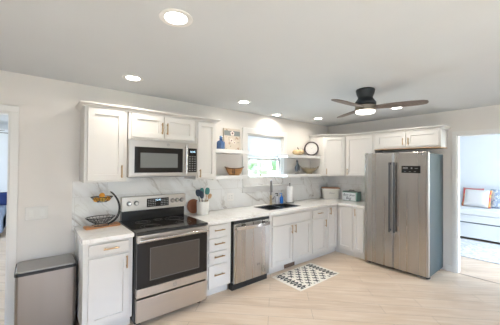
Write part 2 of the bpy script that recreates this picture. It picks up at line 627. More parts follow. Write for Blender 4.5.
# ---------------------------------------------------------------- outside the window
LAWN = mat('lawn_grass', (.24, .30, .15), .9)
SKYBLOCK = paint('sky_block_matte', (.34, .32, .30), .9)  # surface of the added light-blocking walls
struct('sky_block_front', MB().box(-9, 12, -11.2, -11, -.25, 3.4), SKYBLOCK)  # unseen wall added to cut the sky out of the front opening
struct('sky_block_left', MB().box(-8.2, -8, -10.9, 9, -.25, 3.4), SKYBLOCK)  # unseen, added to keep sky light out on the left
struct('ground', MB().box(-300, 400, -300, 400, -.35, -.25), LAWN)
LEAF = mat('tree_leaves', (.22, .28, .17), .8)
LEAF2 = mat('pale_tree_leaves', (.32, .37, .26), .8)
BARK = mat('tree_bark', (.16, .11, .07), .9)
def tree(x, y, r, h, m, label):
    t = thing('garden_tree', label, 'tree', (x, y, -.25), 0, 'trees behind the kitchen window')
    MB().tube([(0, 0, 0), (.05, 0, h*.5), (0, .05, h*.9)], [.16, .12, .07], 8).build('trunk', BARK, t)
    mb = MB()
    for k in range(16):
        a, b = random.uniform(0, 2*PI), random.uniform(0, 1)
        rr = r*random.uniform(.32, .5)
        mb.ball((math.cos(a)*r*.62*b, math.sin(a)*r*.62*b, h+random.uniform(-.55, .6)*r), rr, rr, rr*.85, 10, 7)
    o = mb.build('crown', m, t, ang=180)
    tx = bpy.data.textures.new('leaf_noise', 'CLOUDS')
    tx.noise_scale = .35
    s = o.modifiers.new('subdivision', 'SUBSURF')
    s.levels = s.render_levels = 1
    d = o.modifiers.new('leaves', 'DISPLACE')
    d.texture = tx
    d.strength = .45
tree(14.5, 13.5, 1.9, 2.6, LEAF2, 'leafy tree seen through the left column of the lower window panes')
tree(18.0, 14.0, 2.2, 3.1, LEAF, 'darker leafy tree seen through the middle column of the lower window panes')
tree(21.0, 13.2, 1.7, 2.4, LEAF2, 'leafy tree seen through the right column of the lower window panes')

# ---------------------------------------------------------------- cabinets
def bar_pull(parent, c, length, vertical, name='handle', m=None):
    """bar pull on two posts; c is the centre on the door face, facing -y"""
    mb = MB()
    x, y, z = c
    h = length/2
    p = h*.72
    if vertical:
        mb.tube([(x, y-.032, z-h), (x, y-.032, z+h)], .0068, 10)
        for s in (-p, p):
            mb.tube([(x, y+.002, z+s), (x, y-.032, z+s)], .005, 8)
    else:
        mb.tube([(x-h, y-.032, z), (x+h, y-.032, z)], .0068, 10)
        for s in (-p, p):
            mb.tube([(x+s, y+.002, z), (x+s, y-.032, z)], .005, 8)
    return mb.build(name, m or BRASS, parent)
def base_cab(label, loc, W, rz=0, fronts=(), group='white base cabinets', extra=None, toe=True):
    t = thing('base_cabinet', label, 'cabinet', loc, rz, group)
    mb = MB().cells([0, .018, W-.018, W], [-.61, -.592, -.014, -.004], {(1, 1)}, 'z', .1, .876)
    mb.box(.018, W-.018, -.592, -.014, .1, .118)
    mb.build('carcass', CAB, t, .0015)
    if toe:
        MB().box(0, W, -.545, -.525, 0, .1).build('toe_kick', CAB, t)
    for fr in fronts:
        kind, x0, x1, z0, z1 = fr[:5]
        slab = len(fr) > 6 and fr[6]
        mb = MB()
        rail = .05 if kind == 'door' else (.003 if slab else .028)
        mb.panel(x0, x1, z0, z1, -.6105, -.63, rail, .013 if not slab else .0008)
        d = mb.build(kind if kind != 'false' else 'false_drawer_front', CAB, t)
        hd = fr[5]
        if hd:
            hx, hz, ln, vert = hd
            bar_pull(d, (hx, -.63, hz), ln, vert)
    return t
# left base cabinet (x 0 .. 0.412)
base_cab('white base cabinet left of the oven, one drawer over one door', (0, 0, 0), .412, 0,
         [('drawer', .04, .375, .752, .85, (.215, .805, .13, False), True), ('door', .04, .375, .13, .728, (.35, .655, .115, True))])
# four-drawer stack (x 1.2 .. 1.575)
base_cab('white four-drawer base cabinet between the oven and the dishwasher', (1.20, 0, 0), .378, 0,
         [('drawer', .055, .318, .724, .857, (.187, .798, .14, False), True), ('drawer', .055, .318, .567, .697, (.187, .638, .14, False), True),
          ('drawer', .055, .318, .41, .54, (.187, .482, .14, False), True), ('drawer', .055, .318, .112, .384, (.187, .27, .14, False), True)])
# sink cabinet (x 2.245 .. 3.175)
sb = base_cab('wide white base cabinet under the black sink, two doors', (2.245, 0, 0), .93, 0,
         [('false', .045, .905, .717, .846, None, True),
          ('door', .045, .469, .125, .693, (.436, .62, .125, True)), ('door', .481, .905, .125, .693, (.514, .62, .125, True))])
# drawer-over-door cabinet (x 3.178 .. 3.615)
base_cab('white base cabinet right of the sink, small drawer over one door', (3.178, 0, 0), .437, 0,
         [('drawer', .035, .40, .705, .842, (.21, .785, .12, False), True), ('door', .035, .40, .125, .682, (.365, .60, .125, True))])
# corner cabinet with a folding door over both faces
cc = thing('corner_cabinet', 'white corner base cabinet with a two-leaf folding door', 'cabinet', (3.618, 0, 0))
MB().prism([(0, -.004), (0, -.61), (.314, -.61), (.314, -.932), (.916, -.932), (.916, -.004)], 'z', .1, .876).build('carcass', CAB, cc, .0015)
MB().prism([(0, -.545), (0, -.525), (.40, -.525), (.40, -.932), (.38, -.932), (.38, -.545)], 'z', 0, .1).build('toe_kick', CAB, cc)
d = MB().panel(.035, .288, .125, .857, -.6105, -.63, .05).build('door', CAB, cc)
bar_pull(d, (.065, -.63, .79), .12, True)
d = MB().panel(.655, .917, .125, .857, -.6105+.004, -.63, .05)
d.move(Matrix.Translation((.924, 0, 0)) @ Matrix.Rotation(-PI/2, 4, 'Z') @ Matrix.Translation((0, 0, 0)))
d.build('door', CAB, cc)
# cabinet on the right wall beside the fridge
base_cab('white base cabinet on the right wall beside the fridge', (XR-.004, -.936, 0), .215, -PI/2,
         [('door', .01, .195, .125, .857, (.055, .79, .12, True))])

def upper_cab(label, loc, W, z0, z1, doors, rz=0, depth=.325, rail=.058):
    t = thing('upper_cabinet', label, 'cabinet', loc, rz, 'white upper cabinets')
    MB().box(0, W, -depth, -.004, z0, z1).build('carcass', CAB, t, .0015)
    for (x0, x1, d0, d1, hx, hz, hl) in doors:
        d = MB().panel(x0, x1, d0, d1, -depth-.0005, -depth-.02, rail, .013).build('door', CAB, t)
        bar_pull(d, (hx, -depth-.02, hz), hl, True)
    return t
ZU, ZT = 1.39, 2.145
upper_cab('white upper cabinet left of the microwave, one door', (.03, 0, 0), .388, ZU, ZT, [(.026, .36, 1.41, 2.13, .33, 1.50, .13)])
upper_cab('short white two-door cabinet directly above the microwave', (.43, 0, 0), .795, 1.845, ZT,
          [(.026, .377, 1.872, 2.13, .352, 1.985, .13), (.387, .765, 1.872, 2.13, .413, 1.985, .13)])
upper_cab('narrow white upper cabinet right of the microwave beside the shelves', (1.228, 0, 0), .30, ZU, ZT, [(.02, .278, 1.41, 2.12, .045, 1.47, .10)], rail=.05)
# right wall
upper_cab('white one-door upper cabinet on the right wall between corner cabinet and fridge', (XR, -.615, 0), .552, ZU, ZT, [(.03, .525, 1.41, 2.125, .062, 1.475, .11)], -PI/2)
of = upper_cab('short white two-door cabinet above the fridge', (XR, -1.17, 0), .955, 1.872, ZT,
          [(.025, .49, 1.895, 2.122, .458, 1.975, .11), (.505, .935, 1.895, 2.122, .537, 1.975, .11)], -PI/2)
MB().box(0, .955, -.343, -.004, 1.862, 1.8715).build('raw_underside', EDGEW, of)['label'] = 'bare wood underside'
# diagonal corner upper cabinet
dc = thing('diagonal_upper_cabinet', 'white upper cabinet set diagonally across the room corner', 'cabinet', (3.932, 0, 0), 0, 'white upper cabinets')
MB().prism([(0, -.004), (0, -.325), (.285, -.61), (.606, -.61), (.606, -.004)], 'z', ZU, ZT).build('carcass', CAB, dc, .0015)
L = .285*math.sqrt(2)
d = MB().panel(.022, L-.022, 1.41, 2.125, -.0005, -.02, .055)
M = Matrix.Translation((0, -.325, 0)) @ Matrix.Rotation(-PI/4, 4, 'Z')
d.move(M)
d = d.build('door', CAB, dc)
hb = MB()
hb.tube([(.048, -.052, 1.42), (.048, -.052, 1.53)], .0068, 10)
for s in (1.437, 1.513):
    hb.tube([(.048, -.018, s), (.048, -.052, s)], .005, 8)
hb.move(M).build('handle', BRASS, d)

def sweep(path, prof):
    """profile (out, z) swept along a plan path with mitred corners; 'out' is to the right of travel"""
    n = len(path)
    rings = []
    for i, p in enumerate(path):
        p = Vector(p)
        ds = []
        if i > 0: ds.append((p-Vector(path[i-1])).normalized())
        if i < n-1: ds.append((Vector(path[i+1])-p).normalized())
        ns = [Vector((dd.y, -dd.x)) for dd in ds]
        m = sum(ns, Vector((0, 0))).normalized()
        k = 1/max(.2, m.dot(ns[0]))
        rings.append([(p.x+m.x*k*o, p.y+m.y*k*o, z) for o, z in prof])
    return MB().rings(rings)
CROWN = [(0, 2.136), (.006, 2.136), (.008, 2.148), (.018, 2.152), (.032, 2.166), (.040, 2.170), (.040, 2.183), (0, 2.183)]
o = sweep([(.026, -.004), (.026, -.329), (1.532, -.329), (1.532, -.004)], CROWN).build('crown_molding', CAB)
tag(o, 'white crown molding over the three cabinets around the microwave', 'crown molding')
o = sweep([(3.928, -.004), (3.928, -.327), (4.213, -.612), (4.213, -2.129), (XR-.004, -2.129)], CROWN).build('crown_molding', CAB)
tag(o, 'white crown molding over the corner and fridge cabinets', 'crown molding')

# ---------------------------------------------------------------- worktops, sink
o = MB().box(-.012, .414, -.65, -.0095, .8765, .914).build('countertop', TOP, None, .003)
tag(o, 'short white countertop left of the oven holding the fruit basket', 'countertop')
SX0, SX1, SY0, SY1 = 2.35, 3.06, -.50, -.13
o = MB().cells([1.199, SX0+.012, SX1-.012, 3.888, XR-.0095], [-1.152, -.65, SY0+.012, SY1-.012, -.0095],
               {(0, 0), (1, 0), (2, 0), (1, 2)}, 'z', .8765, .914).build('countertop', TOP, None, .003)
tag(o, 'long L-shaped white marble countertop with the sink in it', 'countertop')
sk = thing('sink', 'black double-bowl sink set in the white countertop below the window', 'sink', (0, 0, .914))
xm = (SX0+SX1)/2
MB().cells([SX0, SX0+.03, xm-.015, xm+.015, SX1-.03, SX1], [SY0, SY0+.03, SY1-.045, SY1], {(1, 1), (3, 1)}, 'z', .0003, .007).build('rim', SINKM, sk, .003)
for (a, b) in ((SX0+.026, xm-.011), (xm+.011, SX1-.026)):
    mb = MB()
    y0, y1 = SY0+.026, SY1-.041
    def rr(i, z):
        return [(a+i, y0+i, z), (b-i, y0+i, z), (b-i, y1-i, z), (a+i, y1-i, z)]
    mb.rings([rr(0, .0), rr(.004, -.02), rr(.010, -.17), rr(.03, -.19)], False, True)
    bw = mb.build('bowl', SINKM, sk, smooth=True)
    cxm, cym = (a+b)/2, (y0+y1)/2
    MB().lathe([(.03, -.189), (.04, -.188), (.04, -.186), (.0, -.187)], (cxm, cym, 0), 20, False, False).build('drain', CHROME, bw)

fc = thing('faucet', 'tall brass and black pull-down kitchen faucet behind the sink', 'faucet', (2.775, -.085, .914))
MB().lathe([(.027, 0), (.027, .008), (.020, .014), (.019, .12), (.021, .125), (.021, .15), (.016, .16)], (0, 0, 0), 20).build('body', mat('satin_brass', (.66, .54, .36), .28, 1), fc)
u = Vector((-.62, -.78))
ptsf = []
for i in range(13):
    a = PI - PI*i/12
    q = .055*(1+math.cos(a))
    ptsf.append((u.x*q, u.y*q, .355+.055*math.sin(a)))
MB().tube([(0, 0, .155), (0, 0, .24), (0, 0, .3)]+ptsf+[(u.x*.11, u.y*.11, .33)], .0115, 12).build('spout', mat('faucet_gunmetal', (.22, .21, .20), .3, 1), fc)
MB().cyl((u.x*.11, u.y*.11, .335), (u.x*.11, u.y*.11, .22), .014, 14, .017).build('spray_head', mat('faucet_gunmetal'), fc)
MB().tube([(.018, 0, .09), (.05, -.005, .095), (.075, -.01, .135)], [.009, .008, .006], 10).build('lever', mat('faucet_gunmetal'), fc)

# ---------------------------------------------------------------- cooker
def emblem(name, parent, loc, r, m=PRINTG):
    """small round badge ring with a curl inside, facing -y"""
    mb = MB()
    x, y, z = loc
    mb.tube(arc((x, z), r, 0, 2*PI*23/24, 23, 'xz', y), r*.13, 6, True)
    mb.tube(arc((x-r*.3, z), r*.32, .6, 5.4, 9, 'xz', y), r*.1, 6)
    mb.tube(arc((x+r*.3, z), r*.32, .2, 4.6, 9, 'xz', y), r*.1, 6)
    return mb.build(name, m, parent)
RW = .772
rg = thing('electric_range', 'stainless steel electric range with black glass cooktop and oven door', 'range', (.421, 0, 0))
MB().box(0, RW, -.655, -.02, .035, .895).build('body', mat('range_body_black', (.03, .03, .03), .4), rg, .002)
for px in (.05, RW-.05):
    for py in (-.60, -.08):
        MB().cyl((px, py, 0), (px, py, .036), .022, 14).build('foot', BLACK, rg)
MB().box(-.002, RW+.002, -.70, -.02, .8955, .922).build('cooktop', BLACKG, rg, .004)
bu = MB()
for (bx, by, br) in ((.2, -.50, .105), (.57, -.50, .085), (.2, -.24, .08), (.57, -.24, .105), (.385, -.2, .05)):
    for q in (1, .66):
        bu.tube(arc((bx, by), br*q, 0, 2*PI*35/36, 35, 'xy', .9222), .0008, 4, True)
bu.build('burner_rings', mat('burner_print', (.16, .16, .16), .4), rg)
MB().box(0, RW, -.705, -.6995, .898, .916).build('cooktop_trim', BLACK, rg, .001)
# back guard
MB().box(.012, RW-.0, -.085, -.015, .9225, 1.04).build('back_guard', mat('guard_black', (.02, .02, .02), .15), rg, .002)
gp = MB().prism([(-.012, 1.035), (-.10, 1.035), (-.096, 1.197), (-.012, 1.197)], 'x', .012, RW+.01).build('control_panel', STEEL, rg, .003)
def gy(z):
    return -.10+(z-1.035)/(1.197-1.035)*.004
def onpanel(x, z, dy=0):
    return (x, gy(z)+dy, z)
MB().prism([(gy(1.065)-.0022, 1.065), (gy(1.165)-.0022, 1.165), (gy(1.165)+.002, 1.165), (gy(1.065)+.002, 1.065)], 'x', .285, .555).build('display_panel', BLACKG, gp)
for side in (0, 1):
    dp = MB()
    for i in range(4):
        for j in range(5):
            xx = .298+j*.02+side*.155
            zz = 1.078+i*.021
            dp.box(xx, xx+.012, gy(zz)-.0034, gy(zz)-.002, zz, zz+.008)
    dp.build('touch_keypad', mat('button_print', (.32, .32, .31), .5), gp)
text_part('clock_digits', '10:45', .03, LED, gp, (.42, gy(1.145)-.004, 1.143), (PI/2-.025, 0, 0))
tilt = Vector((0, -1, .025)).normalized()
for xx in (.085, .165, .605, .665, .728):
    p = Vector(onpanel(xx, 1.122))
    k = MB()
    k.tube([p+tilt*.006, p+tilt*.030], [.021, .017], 20)
    k.box(xx-.003, xx+.003, p.y-.034, p.y-.028, 1.112, 1.138)
    k = k.build('knob', CHROME, rg)
    MB().tube([p, p+tilt*.0055], [.029, .028], 24).build('knob_skirt', GREYP, k)
# oven door
od = MB().box(.006, RW-.006, -.70, -.657, .377, .815).build('oven_door', BLACKG, rg, .003)
MB().box(.006, RW-.006, -.703, -.657, .8165, .889).build('door_top_rail', STEEL, od, .003)
MB().box(.006, RW-.006, -.703, -.657, .292, .376).build('door_bottom_rail', STEEL, od, .003)
MB().box(.135, .66, -.7022, -.699, .445, .75).build('oven_window', OVENG, od, .001)
wl = MB().cells([.128, .135, .66, .667], [.438, .445, .75, .757], {(1, 1)}, 'y', -.7025, -.699)
wl.build('window_border', mat('window_border', (.10, .095, .09), .3), od)
rk = MB()
emblem('badge', od, (.385, -.7045, .335), .02)
hd = MB()
hd.tube([(.02, -.748, .848), (.385, -.756, .848), (RW-.02, -.748, .848)], .0135, 14)
for xx in (.035, RW-.035):
    hd.tube([(xx, -.70, .848), (xx, -.748, .848)], .011, 10)
hd.build('handle', CHROME, od)
MB().box(.006, RW-.006, -.70, -.657, .058, .272).build('storage_drawer', STEEL, rg, .003)

# ---------------------------------------------------------------- microwave
mw = thing('microwave', 'stainless steel over-the-range microwave with black glass door', 'microwave', (.42, 0, 1.44))
MB().box(0, .797, -.37, -.012, 0, .40).build('housing', STEEL, mw, .003)
md = MB().box(0, .655, -.40, -.3705, .012, .398).build('door', STEEL, mw, .005)
MB().box(.055, .60, -.4025, -.399, .045, .325).build('window', BLACKG, md, .002)
MB().box(.115, .535, -.4035, -.402, .10, .262).build('window_mesh', mat('window_mesh', (.17, .18, .175), .12, 0, .4), md)
hh = MB()
hh.tube([(.633, -.435, .035), (.633, -.435, .365)], .0125, 12)
for zz in (.06, .34):
    hh.tube([(.633, -.40, zz), (.633, -.435, zz)], .009, 8)
hh.build('handle', CHROME, md)
cp = MB().box(.657, .797, -.40, -.3705, .012, .398).build('control_panel', STEEL, mw, .004)
MB().box(.668, .783, -.4025, -.399, .045, .335).build('keypad', BLACKG, cp, .002)
kb = MB()
for i in range(7):
    for j in range(3):
        kb.box(.681+j*.034, .699+j*.034, -.4034, -.402, .062+i*.028, .072+i*.028)
kb.build('key_print', mat('key_print', (.30, .30, .30), .5), cp)
text_part('clock_digits', '10:45', .032, LED, cp, (.7255, -.4035, .292), (PI/2, 0, 0))
emblem('badge', md, (.42, -.4015, .362), .014)
MB().box(.02, .777, -.36, -.03, -.006, -.0005).build('vent_underside', GREYP, mw)

# ---------------------------------------------------------------- dishwasher
dw = thing('dishwasher', 'stainless steel dishwasher built in left of the sink cabinet', 'dishwasher', (1.59, 0, 0))
MB().box(.0, .645, -.60, -.03, .10, .87).build('tub', mat('tub_black', (.02, .02, .02), .5), dw)
dd = MB().box(.012, .612, -.655, -.6005, .085, .835).build('door', STEELV, dw, .006)
MB().box(.012, .612, -.648, -.6005, .8365, .868).build('control_strip', BLACK, dw, .002)
MB().box(.0, .60, -.625, -.55, .0, .078).build('kick_plate', BLACK, dw, .003)
hp = []
for i in range(13):
    s = i/12
    hp.append((.032+.56*s, -.675-.036*math.sin(PI*s), .785))
hm = MB()
rings = []
for (x, y, z) in hp:
    rings.append([(x, y-.012, z-.022), (x, y-.014, z+.020), (x, y+.006, z+.026), (x, y+.006, z-.028)])
hm.rings(rings)
hm.box(.032, .06, -.675, -.654, .765, .805).box(.565, .592, -.675, -.654, .765, .805)
hm.build('handle', CHROME, dd, .003)
emblem('badge', dd, (.415, -.6565, .255), .019)

# ---------------------------------------------------------------- fridge
fr = thing('refrigerator', 'stainless steel side-by-side refrigerator with dark handles', 'refrigerator', (4.515, -1.166, 0), -PI/2)
FW = .914
MB().box(.004, FW-.004, -.592, 0, .045, 1.768).build('body', FRSIDE, fr, .006)
for (a, b) in ((.002, .4405), (.4465, FW-.002)):
    dr = MB().box(a, b, -.655, -.597, .045, 1.79).build('door', STEELV, fr, .012, 3)
    s = b-.030 if a < .1 else a+.030
    hm = MB()
    hm.box(s-.013, s+.013, -.708, -.690, .585, 1.64)
    for zz in (.60, 1.605):
        hm.box(s-.012, s+.012, -.692, -.653, zz, zz+.03)
    hm.build('handle', mat('handle_grey', (.11, .11, .115), .35, .7), dr, .004)
    if a > .1:
        dsp = MB().box(.565, .812, -.6575, -.654, 1.485, 1.588).build('display', BLACKG, dr, .003)
        DP = mat('display_print', (.22, .22, .22), .4)
        for k in range(4):
            MB().box(.585+k*.017, .597+k*.017, -.6588, -.657, 1.545, 1.57).build('display_digit', DP, dsp)
        for k in range(3):
            MB().box(.60+k*.065, .625+k*.065, -.6588, -.657, 1.503, 1.509).build('display_caption', DP, dsp)
        MB().box(.69, .71, -.6588, -.657, 1.545, 1.565).build('display_icon', DP, dsp)
        MB().box(.74, .78, -.6588, -.657, 1.55, 1.556).build('display_icon', DP, dsp)
        em = MB()
        for k in (0, 1):
            em.cells([.812+k*.028, .817+k*.028, .829+k*.028, .834+k*.028], [1.742, 1.747, 1.759, 1.764], {(1, 1)}, 'y', -.6572, -.654)
            em.box(.820+k*.028, .826+k*.028, -.6572, -.654, 1.7465, 1.7595)
        em.build('emblem', PRINTG, dr)
    MB().box((a+b)/2-.1, (a+b)/2+.1, -.56, -.50, 1.769, 1.782).build('hinge_cover', GREYP, fr, .003)
MB().box(.01, FW-.01, -.585, -.55, .012, .0445).build('grille', BLACK, fr)
for px in (.05, FW-.05):
    for py in (-.56, -.06):
        MB().cyl((px, py, 0), (px, py, .046), .02, 12).build('roller', BLACK, fr)

# ---------------------------------------------------------------- floor vent in the toe kick
vt = thing('toe_kick_vent', 'brown heating vent in the toe kick under the sink doors', 'vent', (2.735, -.545, .05))
VM = mat('vent_brown', (.17, .10, .06), .5, .3)
MB().cells([-.115, -.10, .10, .115], [-.04, -.028, .028, .04], {(1, 1)}, 'y', -.008, -.0003).build('frame', VM, vt)
vb = MB()
for k in range(13):
    vb.box(-.097+k*.0157, -.09+k*.0157, -.006, -.0005, -.028, .028)
vb.build('louvers', VM, vt)

# ---------------------------------------------------------------- rug
def rug():
    x0, x1, y0, y1 = 2.262, 3.145, -1.165, -.642
    nx, ny = 88, 52
    bm = bmesh.new()
    g = [[bm.verts.new((-.4415+.883*i/nx, -.2615+.523*j/ny, .007+.0007*math.sin(i*.5)*math.sin(j*.37))) for j in range(ny+1)] for i in range(nx+1)]
    def dark(i, j):
        u, v = i, j
        if v < 2 or v > ny-3: return False
        e = min(u, nx-1-u)
        if e < 4: return False
        if e < 10:                              # first row of stepped teeth
            k = v % 6
            return abs(k-2.5) < .6+(e-3)*.42
        if e < 11: return False
        if e < 17:
            k = (v+3) % 6
            return abs(k-2.5) < .6+(17-e)*.42
        if e < 19: return False
        # stepped zigzag lattice
        a = (u-19)//2
        b = v//2
        p, q = (a+b) % 6, (a-b) % 8
        if p in (0, 1) and q not in (3, 4): return True
        if q == 0 and p in (2, 4): return True
        return False
    for i in range(nx):
        for j in range(ny):
            f = bm.faces.new((g[i][j], g[i+1][j], g[i+1][j+1], g[i][j+1]))
            f.material_index = 1 if dark(i, j) else 0
    # edge and underside
    be = [e for e in bm.edges if e.is_boundary]
    r = bmesh.ops.extrude_edge_only(bm, edges=be)
    for v in [v for v in r['geom'] if isinstance(v, bmesh.types.BMVert)]:
        v.co.z = .0008
    bmesh.ops.recalc_face_normals(bm, faces=bm.faces[:])
    me = bpy.data.meshes.new('rug')
    bm.to_mesh(me)
    for nm, c in (('rug_cream_wool', (.84, .80, .72)), ('rug_charcoal_wool', (.055, .06, .062))):
        m = mat(nm, c, .95)
        nt, b = NT(m)
        v = coords(nt)
        n = noise(nt, v, 260, 2)
        nt.links.new(mix(nt, n, tuple(x*.75 for x in c), tuple(min(1, x*1.2) for x in c)), b.inputs['Base Color'])
        bump(nt, b, n, .4, .003)
        me.materials.append(m)
    o = bpy.data.objects.new('rug', me)
    o.location = ((x0+x1)/2, (y0+y1)/2, 0)
    COL.objects.link(o)
    tag(o, 'cream and charcoal patterned rug on the floor before the sink', 'rug')
rug()

# ---------------------------------------------------------------- trash can
tc = thing('trash_can', 'stainless steel rectangular trash can against the wall under the switch', 'trash can', (-.238, -.20, 0))
def rrect(w, d, r, n=5):
    out = []
    for cx, cy, a in ((w/2-r, d/2-r, 0), (-w/2+r, d/2-r, PI/2), (-w/2+r, -d/2+r, PI), (w/2-r, -d/2+r, 1.5*PI)):
        for i in range(n+1):
            t = a+PI/2*i/n
            out.append((cx+r*math.cos(t), cy+r*math.sin(t)))
    return out
P1 = rrect(.435, .345, .03)
P2 = rrect(.444, .352, .032)
MB().rings([[(x, y, z) for x, y in P1] for z in (.03, .614)]).build('bin_body', STEELB, tc)
MB().rings([[(x, y, z) for x, y in P2] for z in (0, .03)]).build('base', BLACK, tc)
MB().rings([[(x, y, z) for x, y in P2] for z in (.6145, .64)]).build('rim', BLACK, tc, .002)
P3 = rrect(.425, .335, .028)
MB().rings([[(x, y, z) for x, y in P3] for z in (.6405, .65)]).build('lid', mat('lid_steel', (.42, .41, .40), .4, 1), tc, .003)
MB().box(-.08, .08, -.20, -.1775, .005, .022).build('pedal', GREYP, tc, .003)

# ---------------------------------------------------------------- switch and outlets
sw = thing('light_switch', 'double rocker light switch plate above the trash can', 'light switch', (-.316, 0, 1.09))
MB().box(-.088, .088, -.007, -.0005, -.064, .064).build('plate', mat('plate_white', (.66, .645, .615), .35), sw, .004)
for x in (-.044, .044):
    MB().prism([(-.0073, -.034), (-.0105, -.034), (-.0085, .034), (-.0073, .034)], 'x', x-.017, x+.017).build('rocker', mat('rocker_switch_white', (.72, .71, .68), .25), sw, .001)
def outlet(loc, rz, label, z=.115):
    t = thing('wall_outlet', label, 'outlet', loc, rz, 'outlets in the marble backsplash')
    MB().box(-.06, .06, -.0065, -.0003, -.06, .06).build('plate', WHITEP, t, .003)
    for x in (-.025, .025):
        so_ = MB().box(x-.016, x+.016, -.0085, -.0066, -.034, .034).build('socket', mat('rocker_white', (.82, .81, .79), .25), t, .001)
        for zz in (-.018, .018):
            for xx in (x-.0065, x+.0065):
                MB().box(xx-.0015, xx+.0015, -.0088, -.0084, zz-.006, zz+.006).build('slot', GREYP, so_)
    return t
outlet((1.985, -.009, 1.09), 0, 'white outlet plate on the marble between utensil crock and window')

# ---------------------------------------------------------------- shelves
def shelf(x0, x1, zt, label, th=.052):
    o = MB().box(0, x1-x0, -.26, -.001, -th, 0).build('floating_shelf', SHELFM, None, .002)
    o.location = (x0, 0, zt)
    tag(o, label, 'shelf', 'white floating shelves beside the window')
shelf(1.5285, 2.156, 1.80, 'upper white floating shelf left of the window, under the blue bottle and picture')
shelf(1.5285, 2.156, 1.428, 'lower white floating shelf left of the window, under the wooden bowl')
shelf(2.998, 3.9315, 1.772, 'upper white floating shelf right of the window, under pumpkin and clock')
shelf(2.998, 3.9315, 1.428, 'lower white floating shelf right of the window, under bird figurine and gold bowl')

# ---- things on the left shelves
BG = mat('blue_bottle_glass', (.045, .11, .27), .06, 0, .7, coat=.5)
bt = thing('glass_bottle', 'square blue glass bottle with stopper on the upper left shelf', 'bottle', (1.715, -.15, 1.8), .5)
def sq(w, z):
    return [(x*w, y*w*.8, z) for x, y in rrect(2, 2, .45, 4)]
MB().rings([sq(.052, 0), sq(.058, .006), sq(.058, .095), sq(.05, .115), sq(.022, .13), sq(.019, .145), sq(.026, .148), sq(.026, .156)]).build('glass_body', BG, bt, ang=50)
MB().lathe([(.012, .1565), (.013, .162), (.024, .172), (.022, .19), (.010, .196)], (0, 0, 0), 16).build('stopper', mat('pale_blue_glass', (.10, .20, .38), .08, 0, .7), bt)
pc = thing('canvas_picture', 'small floral canvas picture leaning on the wall above the shelf', 'picture', (1.99, -.045, 1.8))
CV = mat('canvas_cream', (.55, .48, .40), .8)
def canvas():
    nt, b = NT(CV)
    v = coords(nt)
    n1 = noise(nt, v, 14, 3, .6)
    n2 = noise(nt, v, 22, 2, .3)
    c = mix(nt, ramp(nt, n1, [(.60, (0, 0, 0)), (.66, (1, 1, 1))]), (.58, .51, .43), (.36, .24, .17))
    c = mix(nt, ramp(nt, n2, [(.62, (0, 0, 0)), (.67, (1, 1, 1))]), c, (.24, .25, .18))
    nt.links.new(c, b.inputs['Base Color'])
canvas()
tl = Matrix.Rotation(-.06, 4, 'X')
MB().box(-.152, .152, -.012, .012, 0.002, .335).move(tl).build('canvas', CV, pc, .002)
MB().box(-.146, .146, -.0132, -.0121, .225, .30).move(tl).build('painted_band', mat('slate_paint', (.20, .22, .22), .8), pc)
for (fx, fz, fr_) in ((.0, .262, .035), (-.02, .15, .03), (.035, .12, .022)):
    fl = MB()
    for k in range(5):
        a = 2*PI*k/5+.3
        cx, cz = fx+fr_*.6*math.cos(a), fz+fr_*.6*math.sin(a)
        fl.prism([(cx+fr_*.5*math.cos(t), cz+fr_*.5*math.sin(t)) for t in [2*PI*i/10 for i in range(10)]], 'y', -.0145-.0003*k, -.0125)
    fl = fl.move(tl).build('blossom', mat('blossom_paint', (.80, .72, .66), .8), pc)
    MB().prism([(fx+fr_*.45*math.cos(t), fz+fr_*.45*math.sin(t)) for t in [2*PI*i/10 for i in range(10)]], 'y', -.0168, -.0125).move(tl).build('blossom_centre', mat('dark_red_paint', (.10, .03, .05), .8), fl)

# wooden boat-shaped bowl
wb_ = thing('wooden_bowl', 'carved wooden bowl with pointed ends on the lower left shelf', 'bowl', (1.955, -.15, 1.428), -.7)
mb = MB()
n = 40
def bowl_ring(rx, ry, z, peak):
    out = []
    for k in range(n):
        a = 2*PI*k/n
        zz = z+peak*(abs(math.cos(a))**3)
        out.append((rx*math.cos(a), ry*math.sin(a), zz))
    return out
mb.rings([bowl_ring(.075, .055, .0, 0), bowl_ring(.10, .072, .03, .003), bowl_ring(.13, .095, .085, .02), bowl_ring(.145, .105, .105, .024),
          bowl_ring(.138, .098, .107, .024), bowl_ring(.12, .085, .08, .015), bowl_ring(.06, .04, .02, 0)])
mb.build('bowl_shell', BOWLW, wb_, ang=60)
dk = MB()
dk.rings([bowl_ring(.1395, .0995, .1066, .0242), bowl_ring(.1455, .1055, .1056, .0242), bowl_ring(.1452, .1052, .0955, .0222), bowl_ring(.1365, .097, .0965, .0222)], False, False)
dk.build('dark_rim', mat('burnt_wood', (.07, .04, .025), .6), wb_)['label'] = 'dark burnt rim'
for s in (-1, 1):
    lf = MB()
    lf.tube([(0+s*.012, -.108, .10), (s*.012, -.098, .055), (s*.012, -.078, .012)], [.004, .007, .004], 8)
    lf.build('carved_rib', mat('burnt_wood'), wb_)

